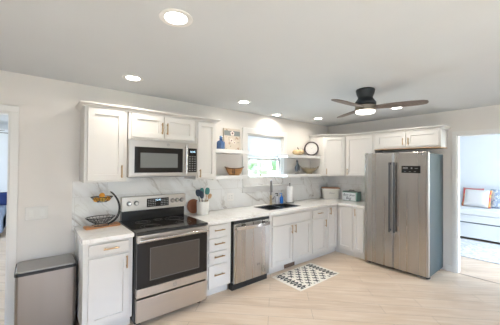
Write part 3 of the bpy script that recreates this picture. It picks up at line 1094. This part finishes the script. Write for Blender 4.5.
# ---- things on the right shelves
GOLD = mat('gold_leaf', (.60, .45, .24), .38, .6)
pk = thing('decorative_pumpkin', 'pale gold ribbed pumpkin on the upper right shelf', 'pumpkin', (3.40, -.15, 1.772))
rs = []
for i in range(1, 12):
    t = PI*i/12
    ring_ = []
    for k in range(64):
        a = 2*PI*k/64
        rib = 1-.13*abs(math.sin(a*4))**.0 * (1-abs(math.sin(a*4)))
        r = .112*math.sin(t)**.8*rib
        ring_.append((r*math.cos(a), r*math.sin(a), .056-.056*math.cos(t)-.012*(1 if i > 9 else 0)*(i-9)/2))
    rs.append(ring_)
MB().rings(rs).build('pumpkin_body', mat('pale_gold', (.66, .50, .29), .45, .35), pk, ang=80)
MB().tube([(0, 0, .095), (-.004, 0, .118), (-.02, 0, .142)], [.011, .008, .007], 8).build('stem', mat('dark_stem', (.14, .10, .07), .6), pk)
ck = thing('shelf_clock', 'round white clock with dark rim on the upper right shelf', 'clock', (3.79, -.145, 1.772), -PI/4)
ry = Matrix.Translation((0, 0, .138)) @ Matrix.Rotation(PI/2, 4, 'X')
RIM = mat('clock_rim_dark', (.055, .035, .04), .4)
MB().lathe([(.113, -.018), (.134, -.018), (.138, -.008), (.138, .012), (.130, .02), (.118, .02), (.113, .012)], (0, 0, 0), 48, False, False).move(ry).build('rim', RIM, ck)
MB().lathe([(.114, -.016), (.114, .004)], (0, 0, 0), 48).move(ry).build('dial', mat('clock_dial', (.60, .585, .57), .6), ck)
hs = MB()
for k in range(12):
    a = 2*PI*k/12
    r0, r1 = .085, .10
    hs.move(Matrix.Identity(4))
    c_, s_ = math.cos(a), math.sin(a)
    hs.prism([(r0*c_-.002*s_, .138+r0*s_+.002*c_), (r1*c_-.002*s_, .138+r1*s_+.002*c_), (r1*c_+.002*s_, .138+r1*s_-.002*c_), (r0*c_+.002*s_, .138+r0*s_-.002*c_)], 'y', -.0055, -.0035)
hs.build('hour_marks', PRINTG, ck)
for (a, ln, nm) in ((2.2, .045, 'hour_hand'), (.75, .07, 'minute_hand')):
    MB().prism([(math.cos(a)*ln, .138+math.sin(a)*ln), (-math.sin(a)*.003, .138+math.cos(a)*.003), (math.sin(a)*.003, .138-math.cos(a)*.003)], 'y', -.0075, -.006).build(nm, PRINTG, ck)
MB().box(-.06, .06, .005, .05, .0, .012).build('stand_foot', RIM, ck, .002)

# guinea-fowl like bird figurine
bd = thing('bird_figurine', 'slate blue bird figurine standing on the lower right shelf', 'figurine', (3.375, -.15, 1.428), .2)
SL = mat('slate_ceramic', (.16, .19, .23), .5)
def speckle():
    nt, b = NT(SL)
    v = coords(nt)
    n = noise(nt, v, 90, 2)
    nt.links.new(ramp(nt, n, [(.45, (.06, .075, .09)), (.65, (.17, .19, .22))]), b.inputs['Base Color'])
speckle()
def bird():
    path = [(-.02, .045, .012), (-.02, .060, .026), (-.01, .088, .045), (.0, .115, .056), (.008, .145, .047), (.010, .17, .030), (.006, .195, .020), (.0, .215, .018), (-.006, .235, .021), (-.012, .25, .012), (-.016, .262, .004)]
    rings_ = []
    for (x, z, r) in path:
        rings_.append([(x+r*1.05*math.cos(2*PI*k/18), r*.82*math.sin(2*PI*k/18), z) for k in range(18)])
    MB().rings(rings_).build('body', SL, bd, ang=80)
    MB().tube([(-.022, 0, .234), (-.05, 0, .226)], [.008, .001], 8).build('beak', mat('beak_grey', (.10, .09, .08), .5), bd)
    MB().tube([(.03, 0, .115), (.07, 0, .09), (.10, 0, .062)], [.034, .024, .006], 12).build('tail', SL, bd)
    for s in (-1, 1):
        MB().tube([(-.008, s*.018, .06), (-.008, s*.018, .006), (-.028, s*.018, .004)], [.006, .005, .004], 8).build('leg', mat('beak_grey'), bd)
    MB().lathe([(.045, 0), (.045, .006), (.038, .008)], (-.008, 0, 0), 20).build('base', mat('beak_grey'), bd)
bird()
gb = thing('gold_bowl', 'gold boat-shaped bowl with handles on the lower right shelf', 'bowl', (3.72, -.15, 1.428), -.65)
mb = MB()
mb.rings([bowl_ring(.06, .045, .0, 0), bowl_ring(.055, .04, .012, 0), bowl_ring(.11, .078, .05, .008), bowl_ring(.148, .098, .095, .025), bowl_ring(.144, .094, .097, .025), bowl_ring(.09, .06, .04, .01), bowl_ring(.03, .02, .02, 0)])
mb.build('bowl_shell', mat('aged_gold', (.42, .36, .25), .35, .8), gb, ang=60)
for s in (-1, 1):
    MB().tube([(s*.135, -.02, .10), (s*.17, -.015, .135), (s*.175, .0, .142), (s*.17, .015, .135), (s*.135, .02, .10)], .006, 8).build('handle', mat('aged_gold'), gb)
lv = MB()
for k in range(8):
    a = k*.8
    lv.tube([(.03*math.cos(a), .02*math.sin(a), .045), (.06*math.cos(a), .04*math.sin(a), .10), (.095*math.cos(a), .06*math.sin(a), .125)], [.004, .014, .002], 6)
lv.build('leaf_filling', mat('pale_leaves', (.50, .46, .36), .6), gb)

# ---------------------------------------------------------------- recessed lights and fan
def recessed(x, y, label):
    t = thing('recessed_light', label, 'ceiling light', (x, y, H), 0, 'recessed ceiling lights')
    MB().lathe([(.062, -.002), (.082, -.007), (.095, -.004), (.096, -.0003), (.062, -.0003)], (0, 0, 0), 40, False, False).build('trim_ring', mat('lamp_trim', (.78, .77, .75), .4), t)
    MB().lathe([(.0, -.0045), (.062, -.0045), (.063, -.0005)], (0, 0, 0), 40, False, False).build('lens', LENS, t)
    l = bpy.data.lights.new('bulb', 'AREA')
    l.shape = 'DISK'
    l.size = .07
    l.energy = CAN
    l.color = (1, .92, .81)
    l.spread = math.radians(165)
    o = bpy.data.objects.new('bulb', l)
    COL.objects.link(o)
    o.parent = t
    o.location = (0, 0, -.010)
    return t
recessed(.29, -1.857, 'recessed ceiling light nearest the camera, well before the cabinets')
recessed(.403, -.571, 'recessed ceiling light above the cabinet left of the microwave')
recessed(1.834, -.526, 'recessed ceiling light over the counter between microwave and window')
recessed(2.797, -.19, 'recessed ceiling light close to the wall above the window')
recessed(3.589, -.442, 'recessed ceiling light near the corner above the round clock')
recessed(3.715, -1.72, 'recessed ceiling light partly hidden behind a fan blade')

fan = thing('ceiling_fan', 'black flush-mount ceiling fan with three greyish wood blades and a lamp', 'ceiling fan', (2.5, -1.87, H))
MB().lathe([(.095, -.0005), (.10, -.012), (.092, -.05), (.078, -.085), (.078, -.10), (.098, -.13), (.112, -.15), (.112, -.175), (.10, -.18)], (0, 0, 0), 40).build('motor_housing', FANB, fan)
MB().lathe([(.10, -.1805), (.108, -.185), (.108, -.235), (.102, -.24)], (0, 0, 0), 40).build('lamp_collar', mat('collar_bronze', (.30, .26, .21), .35, .8), fan)
MB().lathe([(.100, -.2405), (.098, -.255), (.085, -.266), (.05, -.272), (.0, -.273)], (0, 0, 0), 40, True, False).build('lamp_lens', FANLENS, fan)
def blade(a, ln=.585):
    out = []
    prof = [(.10, .045), (.14, .052), (.22, .062), (.34, .066), (.46, .064), (.54, .055), (.575, .038), (ln, .012)]
    pts = [(r, w_) for r, w_ in prof]+[(r, -w_) for r, w_ in prof[::-1]]
    mb = MB().prism(pts, 'z', -.005, .005)
    mb.move(Matrix.Rotation(a, 4, 'Z') @ Matrix.Translation((0, 0, -.205)) @ Matrix.Rotation(-.17, 4, 'X'))
    return mb.build('blade', BLADEW, fan, .002)
for a in (178, 60, -70):
    blade(math.radians(a))
fl_ = bpy.data.lights.new('bulb', 'AREA')
fl_.shape = 'DISK'
fl_.size = .18
fl_.energy = FANW
fl_.color = (1, .88, .72)
fo = bpy.data.objects.new('bulb', fl_)
COL.objects.link(fo)
fo.parent = fan
fo.location = (0, 0, -.28)

# ---------------------------------------------------------------- countertop things: left of the range
o = MB().box(-.165, .165, -.055, .055, 0, .016).box(-.162, -.12, -.05, .05, .0165, .026).box(.125, .162, -.05, .05, .0165, .026).build('serving_board', BOARDW, None, .004)
o.location = (.222, -.185, .914)
o.rotation_euler = (0, 0, .12)
tag(o, 'warm brown wooden board under the two-tier wire basket', 'board')
WIRE = mat('black_wire', (.02, .02, .022), .4, .5)
fb = thing('fruit_basket', 'two-tier black wire fruit basket with arched stand', 'basket', (.215, -.185, .9335), .12)
def wire_bowl(name, cx, zr, rx, ry, depth, rings_, spokes):
    mb = MB()
    for q in range(rings_):
        s = 1-q/(rings_)*.62
        zz = zr-depth*(1-s*s)/(1-.38*.38)
        mb.tube([(cx+rx*s*math.cos(2*PI*k/28), ry*s*math.sin(2*PI*k/28), zz) for k in range(28)], .0042 if q == 0 else .0021, 6, True)
    for k in range(spokes):
        a = 2*PI*k/spokes
        pts = []
        for i in range(7):
            s = 1-.62*i/6
            pts.append((cx+rx*s*math.cos(a), ry*s*math.sin(a), zr-depth*(1-s*s)/(1-.38*.38)))
        mb.tube(pts, .0019, 5)
    return mb.build(name, WIRE, fb)
wire_bowl('lower_basket', -.01, .085, .137, .10, .062, 4, 22)
wire_bowl('upper_basket', 0, .296, .103, .08, .055, 4, 18)
st = MB()
for s in (-.016, .016):
    pts = []
    for i in range(17):
        t = i/16
        # arch rising from the foot at the right, bulging outwards, leaning back over the upper bowl
        p0, p1, p2, p3 = Vector((.06, .004)), Vector((.225, .045)), Vector((.20, .25)), Vector((.085, .345))
        q = p0*(1-t)**3+p1*3*t*(1-t)**2+p2*3*t*t*(1-t)+p3*t**3
        pts.append((q.x, s, q.y))
    st.tube(pts, .0058, 8)
for yy in (-.06, .06):
    st.tube([(.06, math.copysign(.016, yy), .004), (.05, yy, .003), (-.04, yy, .003), (-.08, yy*.6, .003)], .0035, 8)
st.tube([(.085, -.016, .345), (.085, .016, .345)], .0038, 8)
for (x, y) in ((-.05, .05), (-.05, -.05), (.05, .05), (.05, -.05)):
    st.tube([(x, y, .004), (x*.85, y*.75, .028)], .003, 6)
st.build('arched_stand', WIRE, fb)
OR = mat('orange_peel', (.80, .36, .045), .45)
OR2 = mat('lemon_peel', (.82, .52, .08), .45)
fs = [(-.056, .0, 0), (.002, -.030, 0), (.058, .0, 0), (.0, .029, 0), (.0, -.001, .040)]
lab = ['orange in the upper tier of the basket, leftmost', 'yellowish orange in the middle front of the upper tier', 'orange in the upper tier of the basket, rightmost',
       'orange at the back of the upper tier, beneath the top one', 'orange lying on top of the other oranges']
cs, sn = math.cos(.12), math.sin(.12)
for k, (x, y, dz) in enumerate(fs):
    t = thing('orange', lab[k], 'fruit', (.215+x*cs-y*sn, -.185+x*sn+y*cs, .9335+.247+.026+dz), random.random()*6, 'oranges in the fruit basket')
    MB().ball((0, 0, 0), .0275, .0275, .026).build('peel', OR2 if k == 1 else OR, t)
    MB().lathe([(.004, .0252), (.003, .028), (0, .0285)], (0, 0, 0), 8, True, False).build('stem_button', mat('stem_green', (.12, .16, .05), .6), t)

# ---- right of the range
rb = thing('round_board', 'round reddish wooden board leaning on the backsplash behind the crock', 'cutting board', (1.352, -.058, .9145), 0)
tm = Matrix.Rotation(-.16, 4, 'X')
M2 = tm @ Matrix.Translation((0, 0, .098)) @ Matrix.Rotation(PI/2, 4, 'X')
MB().lathe([(.0, -.007), (.090, -.007), (.097, -.003), (.097, .003), (.090, .007), (.0, .007)], (0, 0, 0), 44, False, False).move(M2).build('board_disc', COPPERW, rb)
wv = MB()
for r in (.025, .05, .075):
    wv.tube([(r*math.cos(2*PI*k/36), r*math.sin(2*PI*k/36), .0072) for k in range(36)], .0022, 6, True)
wv.move(M2).build('carved_rings', mat('dark_carving', (.18, .055, .02), .6), rb)
CR = mat('crock_ceramic', (.76, .74, .70), .4)
cr = thing('utensil_crock', 'white ceramic crock full of cooking utensils beside the range', 'crock', (1.415, -.185, .914))
MB().lathe([(.074, 0), (.078, .004), (.080, .09), (.081, .175), (.078, .178), (.075, .175), (.074, .02), (.0, .012)], (0, 0, 0), 36, True, False).build('crock_wall', CR, cr)
TEAL = mat('teal_silicone', (.05, .22, .20), .4)
NAVY = mat('navy_silicone', (.025, .04, .065), .4)
HNDL = wood('utensil_wood', (.45, .26, .13), (.55, .35, .19), 12)
def spoon(ux, uy, hx, hy, hz, m, label, w=.026, h=.04, handle=HNDL, dz=0):
    w, h = w*1.25, h*1.2
    t = thing('cooking_spoon', label, 'utensil', (1.415+ux, -.185+uy, .914+.02), 0, 'utensils in the crock')
    b = Vector((0, 0, 0))
    e = Vector((hx-ux, hy-uy, hz))
    d = e.normalized()
    MB().tube([b, e*.5, e*.86], [.005, .0055, .005], 8).build('shaft', handle, t)
    # flattened head turned to the room
    n_ = Vector((-.6, -.8, .15)).normalized()
    s_ = d.cross(n_).normalized()
    n_ = s_.cross(d).normalized()
    mb = MB()
    c = e*.86+d*h*.85
    rings_ = []
    for i in range(1, 10):
        tt = PI*i/10
        r = math.sin(tt)**.75
        p = c-d*h*math.cos(tt)
        rings_.append([p+s_*w*r*math.cos(2*PI*k/14)+n_*(.007*r*math.sin(2*PI*k/14)-.008*(1-((math.cos(tt))**2))) for k in range(14)])
    mb.rings(rings_)
    mb.build('spoon_head', m, t, ang=80)
spoon(-.02, .01, -.085, -.03, .27, NAVY, 'dark spoon leaning left in the crock', .03, .042, NAVY)
spoon(.0, -.02, -.052, -.06, .24, NAVY, 'dark slotted turner leaning forward in the crock', .024, .045, NAVY)
spoon(.0, .02, .0, .03, .285, TEAL, 'teal spoon upright in the middle of the crock', .024, .04)
spoon(.02, .0, .065, .0, .285, TEAL, 'teal spoon right of the middle in the crock', .026, .042)
spoon(-.02, .0, .085, -.035, .225, HNDL, 'brown wooden spoon leaning right in the crock', .02, .03)
spoon(.004, .037, .092, .035, .235, mat('white_silicone', (.78, .74, .68), .4), 'white ladle leaning far right in the crock', .028, .03, WHITEP)

# ---- by the sink
pt = thing('paper_towel_holder', 'paper towel holder by the sink below the right shelf', 'paper towel holder', (3.205, -.125, .914))
MB().lathe([(.075, 0), (.075, .008), (.02, .012)], (0, 0, 0), 32).build('base', DARKM, pt)
MB().tube([(0, 0, .01), (0, 0, .335)], .006, 10).build('rod', DARKM, pt)
MB().ball((0, 0, .34), .011).build('finial', DARKM, pt)
o = MB().lathe([(.019, .0135), (.054, .0135), (.055, .016), (.055, .29), (.054, .2925), (.019, .2925), (.019, .0135)], (0, 0, 0), 36, False, False).build('paper_towel_roll', mat('paper_white', (.86, .86, .86), .9))
o.location = (3.205, -.125, .914)
tag(o, 'white paper towel roll on the holder by the sink', 'paper towels')
def pump_bottle(x, y, m, label, capm, s=1.0):
    t = thing('soap_bottle', label, 'soap bottle', (x, y, .914), -.7, 'soap bottles behind the sink')
    MB().lathe([(.028*s, 0), (.031*s, .005), (.031*s, .095*s), (.026*s, .11*s), (.013*s, .12*s), (.013*s, .128*s)], (0, 0, 0), 24).build('bottle_body', m, t)
    mb = MB()
    mb.lathe([(.014*s, .1285*s), (.014*s, .142*s), (.006*s, .144*s), (.006*s, .165*s)], (0, 0, 0), 16)
    mb.tube([(0.008, 0, .168*s), (-.005, 0, .17*s), (-.035*s, 0, .166*s), (-.038*s, 0, .158*s)], [.008*s, .008*s, .006*s, .005*s], 8)
    mb.build('pump', capm, t)
    return t
pump_bottle(2.945, -.07, mat('pale_lavender_soap', (.60, .62, .70), .15, 0, .6), 'pale soap pump bottle with black top behind the sink', BLACK, 1.05)
pump_bottle(3.045, -.075, mat('blue_soap', (.02, .17, .62), .15, 0, .6), 'bright blue soap pump bottle behind the sink', mat('blue_pump', (.06, .22, .55), .3), 1.0)

# ---- right counter
WHC = mat('cream_enamel', (.80, .78, .72), .35)
bb = thing('bread_bin', 'tapered white metal bread bin with wooden lid in the corner', 'bread bin', (4.345, -.205, .914), -PI/4)
def tap(w, d_, z):
    return [(x, y, z) for x, y in rrect(w, d_, .025, 4)]
MB().rings([tap(.285, .14, 0), tap(.29, .145, .004), tap(.335, .17, .205), tap(.34, .175, .209)]).build('bin_body', WHC, bb, ang=40)
MB().rings([tap(.345, .178, .2095), tap(.35, .182, .212), tap(.35, .182, .228), tap(.34, .175, .232)]).build('lid', LIDW, bb)['label'] = 'brown wooden lid'
text_part('lettering', 'BREAD', .034, PRINTG, bb, (.012, -.0805, .118), (PI/2-.06, 0, 0))
tb = thing('script_box', 'white and teal tin box with dark script on the right counter', 'box', (4.425, -.625, .914), -PI/2)
TEALM = mat('teal_enamel', (.18, .33, .29), .35)
def bx(w, d_, z):
    return [(x, y, z) for x, y in rrect(w, d_, .02, 4)]
MB().rings([bx(.30, .165, .0), bx(.305, .17, .004), bx(.305, .17, .165), bx(.30, .166, .168)]).build('tin_body', TEALM, tb, ang=40)
MB().box(-.148, .128, -.088, -.0852, .008, .155).build('front_panel', mat('panel_white', (.74, .78, .82), .4), tb, .002)
MB().rings([bx(.31, .172, .1685), bx(.31, .172, .178), bx(.28, .15, .182)]).build('lid', mat('dark_teal_lid', (.10, .14, .14), .4), tb)
MB().tube([(-.05, 0, .182), (-.045, 0, .20), (.045, 0, .20), (.05, 0, .182)], .006, 8).build('lid_handle', DARKM, tb)
INK = mat('navy_ink', (.03, .05, .11), .5)
text_part('upper_script', 'Bon Jour', .068, INK, tb, (-.01, -.0886, .113), (PI/2, 0, 0), .0008, .3)
text_part('lower_script', 'Bag', .075, INK, tb, (-.02, -.0886, .052), (PI/2, 0, 0), .0008, .3)

# ---------------------------------------------------------------- sitting room beyond the right doorway
RUGW = mat('pale_rug_wool', (.66, .66, .67), .95)
nt, b = NT(RUGW)
v = coords(nt)
nt.links.new(mix(nt, ramp(nt, noise(nt, v, 9, 4, 1.5), [(.46, (0, 0, 0)), (.6, (1, 1, 1))]), (.72, .72, .73), (.52, .53, .57)), b.inputs['Base Color'])
o = MB().box(5.52, 6.97, -3.3, -.9, .0008, .012).build('area_rug', RUGW, None, .003)
tag(o, 'pale grey patterned area rug in the room beyond the doorway', 'rug')
db = thing('daybed', 'white trundle daybed with thick cushion in the room beyond the doorway', 'daybed', (7.0, -1.2, 0), -PI/2)
# local x along the bed (towards -y in the world), local y away from the door
WHT = paint('daybed_white', (.78, .80, .82), .45, .01)
DKG = mat('daybed_shadow_gap', (.10, .11, .13), .5)  # shade put into the colour, for the gap and the parts below
MB().box(0, 2.05, .0, .02, .05, .36).build('trundle_front', WHT, db, .004)
MB().box(.02, 2.03, .021, .86, .06, .30).build('trundle_box', DKG, db)
MB().box(0, 2.05, .0, .9, .385, .535).build('bed_frame', WHT, db, .005)
MB().box(.02, 2.03, .02, .88, .3605, .3845).build('gap_shade', DKG, db)  # strip coloured dark to stand in for shade in the gap
for (lx, ly) in ((.05, .06), (2.0, .06), (.05, .84), (2.0, .84)):
    MB().box(lx-.03, lx+.03, ly-.03, ly+.03, 0, .3605 if ly > 0 else .36).build('leg', DKG, db)
MB().box(.01, 2.04, .01, .88, .536, .665).build('mattress', mat('mattress_linen', (.78, .79, .81), .9), db, .03, 4)
MB().box(0, 2.05, .905, .94, .05, 1.0).build('back_panel', WHT, db, .004)
def pillow(name, label, loc, rz, w, h, t, m, lean, edge=None, group='pillows on the daybed'):
    p = thing(name, label, 'pillow', loc, rz, group)
    mb = MB()
    nu = 14
    top = []
    for side in (-1, 1):
        g = []
        for i in range(nu+1):
            row = []
            for j in range(nu+1):
                u_, v_ = -1+2*i/nu, -1+2*j/nu
                puff = (max(0, 1-u_**4)*max(0, 1-v_**4))**.5
                pinch = 1-.06*(1-abs(u_*v_))*0
                edge_in = 1-.05*(1-u_*u_) if abs(v_) == 1 else 1
                row.append(mb.bm.verts.new((u_*w/2*(1-.05*(1-v_*v_)), side*t/2*puff, h/2+v_*h/2*(1-.05*(1-u_*u_)))))
            g.append(row)
        for i in range(nu):
            for j in range(nu):
                mb.f([g[i][j], g[i+1][j], g[i+1][j+1], g[i][j+1]])
    bmesh.ops.remove_doubles(mb.bm, verts=mb.bm.verts[:], dist=.0005)
    R_ = Matrix.Rotation(lean, 4, 'X')
    mb.move(R_)
    mb.build('cushion', m, p, ang=80)
    if edge:
        for s in (-1, 1):
            e = MB()
            e.tube([(s*w/2*(1-.05*(1-v_*v_)), 0, h/2+v_*h/2*(1-.02)) for v_ in [-1+2*k/14 for k in range(15)]], .022, 8)
            e.move(R_).build('fringe', edge, p)
    return p
PLW = mat('pillow_white', (.82, .79, .78), .9)
CORAL = mat('coral_fringe', (.68, .20, .12), .9)
nt, b = NT(CORAL)
nt.links.new(ramp(nt, noise(nt, coords(nt, (1, 1, 1)), 9, 2), [(.4, (.70, .10, .12)), (.6, (.75, .42, .12))]), b.inputs['Base Color'])
pillow('throw_pillow', 'white pillow with coral fringe on the daybed', (7.46, -1.94, .672), -PI/2-.12, .48, .41, .17, PLW, -.3, CORAL)
pillow('throw_pillow', 'red and pink pillow behind the white fringed one on the daybed', (7.69, -1.83, .672), -PI/2-.1, .40, .43, .12, mat('pillow_red', (.62, .22, .22), .9), -.28)
BLP = mat('pillow_blue_print', (.4, .5, .65), .9)
nt, b = NT(BLP)
nt.links.new(ramp(nt, noise(nt, coords(nt), 11, 3, 1.2), [(.42, (.76, .78, .80)), (.52, (.22, .33, .52)), (.62, (.72, .75, .78))]), b.inputs['Base Color'])
pillow('throw_pillow', 'blue and white printed pillow at the right of the daybed', (7.55, -2.43, .672), -PI/2+.1, .52, .44, .15, BLP, -.3)
# white ceiling fan there: one blade tip shows under the door head
wf = thing('side_room_fan', 'pale ceiling fan partly seen through the top of the right doorway', 'ceiling fan', (6.05, -2.22, H))
WF = mat('fan_white', (.70, .74, .76), .45)
MB().lathe([(.09, -.0005), (.09, -.03), (.05, -.05), (.05, -.12), (.12, -.15), (.12, -.22), (.06, -.25)], (0, 0, 0), 28).build('motor_housing', WF, wf)
for k in range(5):
    a = 2*PI*k/5+.45
    pts = [(.10, .04), (.2, .06), (.5, .07), (.6, .055), (.63, .02)]
    mb = MB().prism([(r, q) for r, q in pts]+[(r, -q) for r, q in pts[::-1]], 'z', -.004, .004)
    mb.move(Matrix.Rotation(a, 4, 'Z') @ Matrix.Translation((0, 0, -.20)) @ Matrix.Rotation(.15, 4, 'X'))
    mb.build('blade', WF, wf, .001)

# ---------------------------------------------------------------- family room beyond the left doorway
sf = thing('sofa', 'pale blue sofa in the room beyond the left doorway', 'sofa', (-1.75, 4.3, 0))
SFM = mat('sofa_blue_grey', (.30, .38, .52), .9)
MB().box(-.9, .9, .0, .85, .10, .43).build('seat_base', SFM, sf, .03, 3)
MB().box(-.9, .9, .62, .88, .431, .88).build('backrest', SFM, sf, .05, 3)
for s in (-1, 1):
    MB().box(s*.9-(.22 if s > 0 else 0), s*.9+(0 if s > 0 else .22), .0, .88, .10, .64).build('armrest', SFM, sf, .05, 3)
for (a, b_) in ((-.66, -.01), (.01, .66)):
    MB().box(a, b_, .02, .62, .431, .55).build('seat_cushion', SFM, sf, .04, 3)
for (lx, ly) in ((-.83, .07), (.83, .07), (-.83, .8), (.83, .8)):
    MB().box(lx-.03, lx+.03, ly-.03, ly+.03, 0, .10).build('leg', BLACK, sf)
o = pillow('throw_blanket', 'dark navy cushion on the arm of the pale blue sofa', (-.93, 4.62, .645), .0, .34, .30, .16, mat('navy_fabric', (.02, .04, .16), .9), -.1, None, None)
o['category'] = 'cushion'
o.name = 'sofa_cushion'
o.pop('group', None)
ff = thing('family_room_fan', 'dark ceiling fan seen through the left doorway', 'ceiling fan', (-1.15, 4.3, H))
MB().lathe([(.07, -.0005), (.07, -.03), (.03, -.04), (.03, -.12), (.11, -.14), (.11, -.24), (.05, -.27)], (0, 0, 0), 28).build('motor_housing', FANB, ff)
for k in range(5):
    a = 2*PI*k/5+.2
    pts = [(.10, .04), (.2, .06), (.5, .07), (.6, .055), (.63, .02)]
    mb = MB().prism([(r, q) for r, q in pts]+[(r, -q) for r, q in pts[::-1]], 'z', -.004, .004)
    mb.move(Matrix.Rotation(a, 4, 'Z') @ Matrix.Translation((0, 0, -.20)) @ Matrix.Rotation(.15, 4, 'X'))
    mb.build('blade', BLADEW, ff, .001)
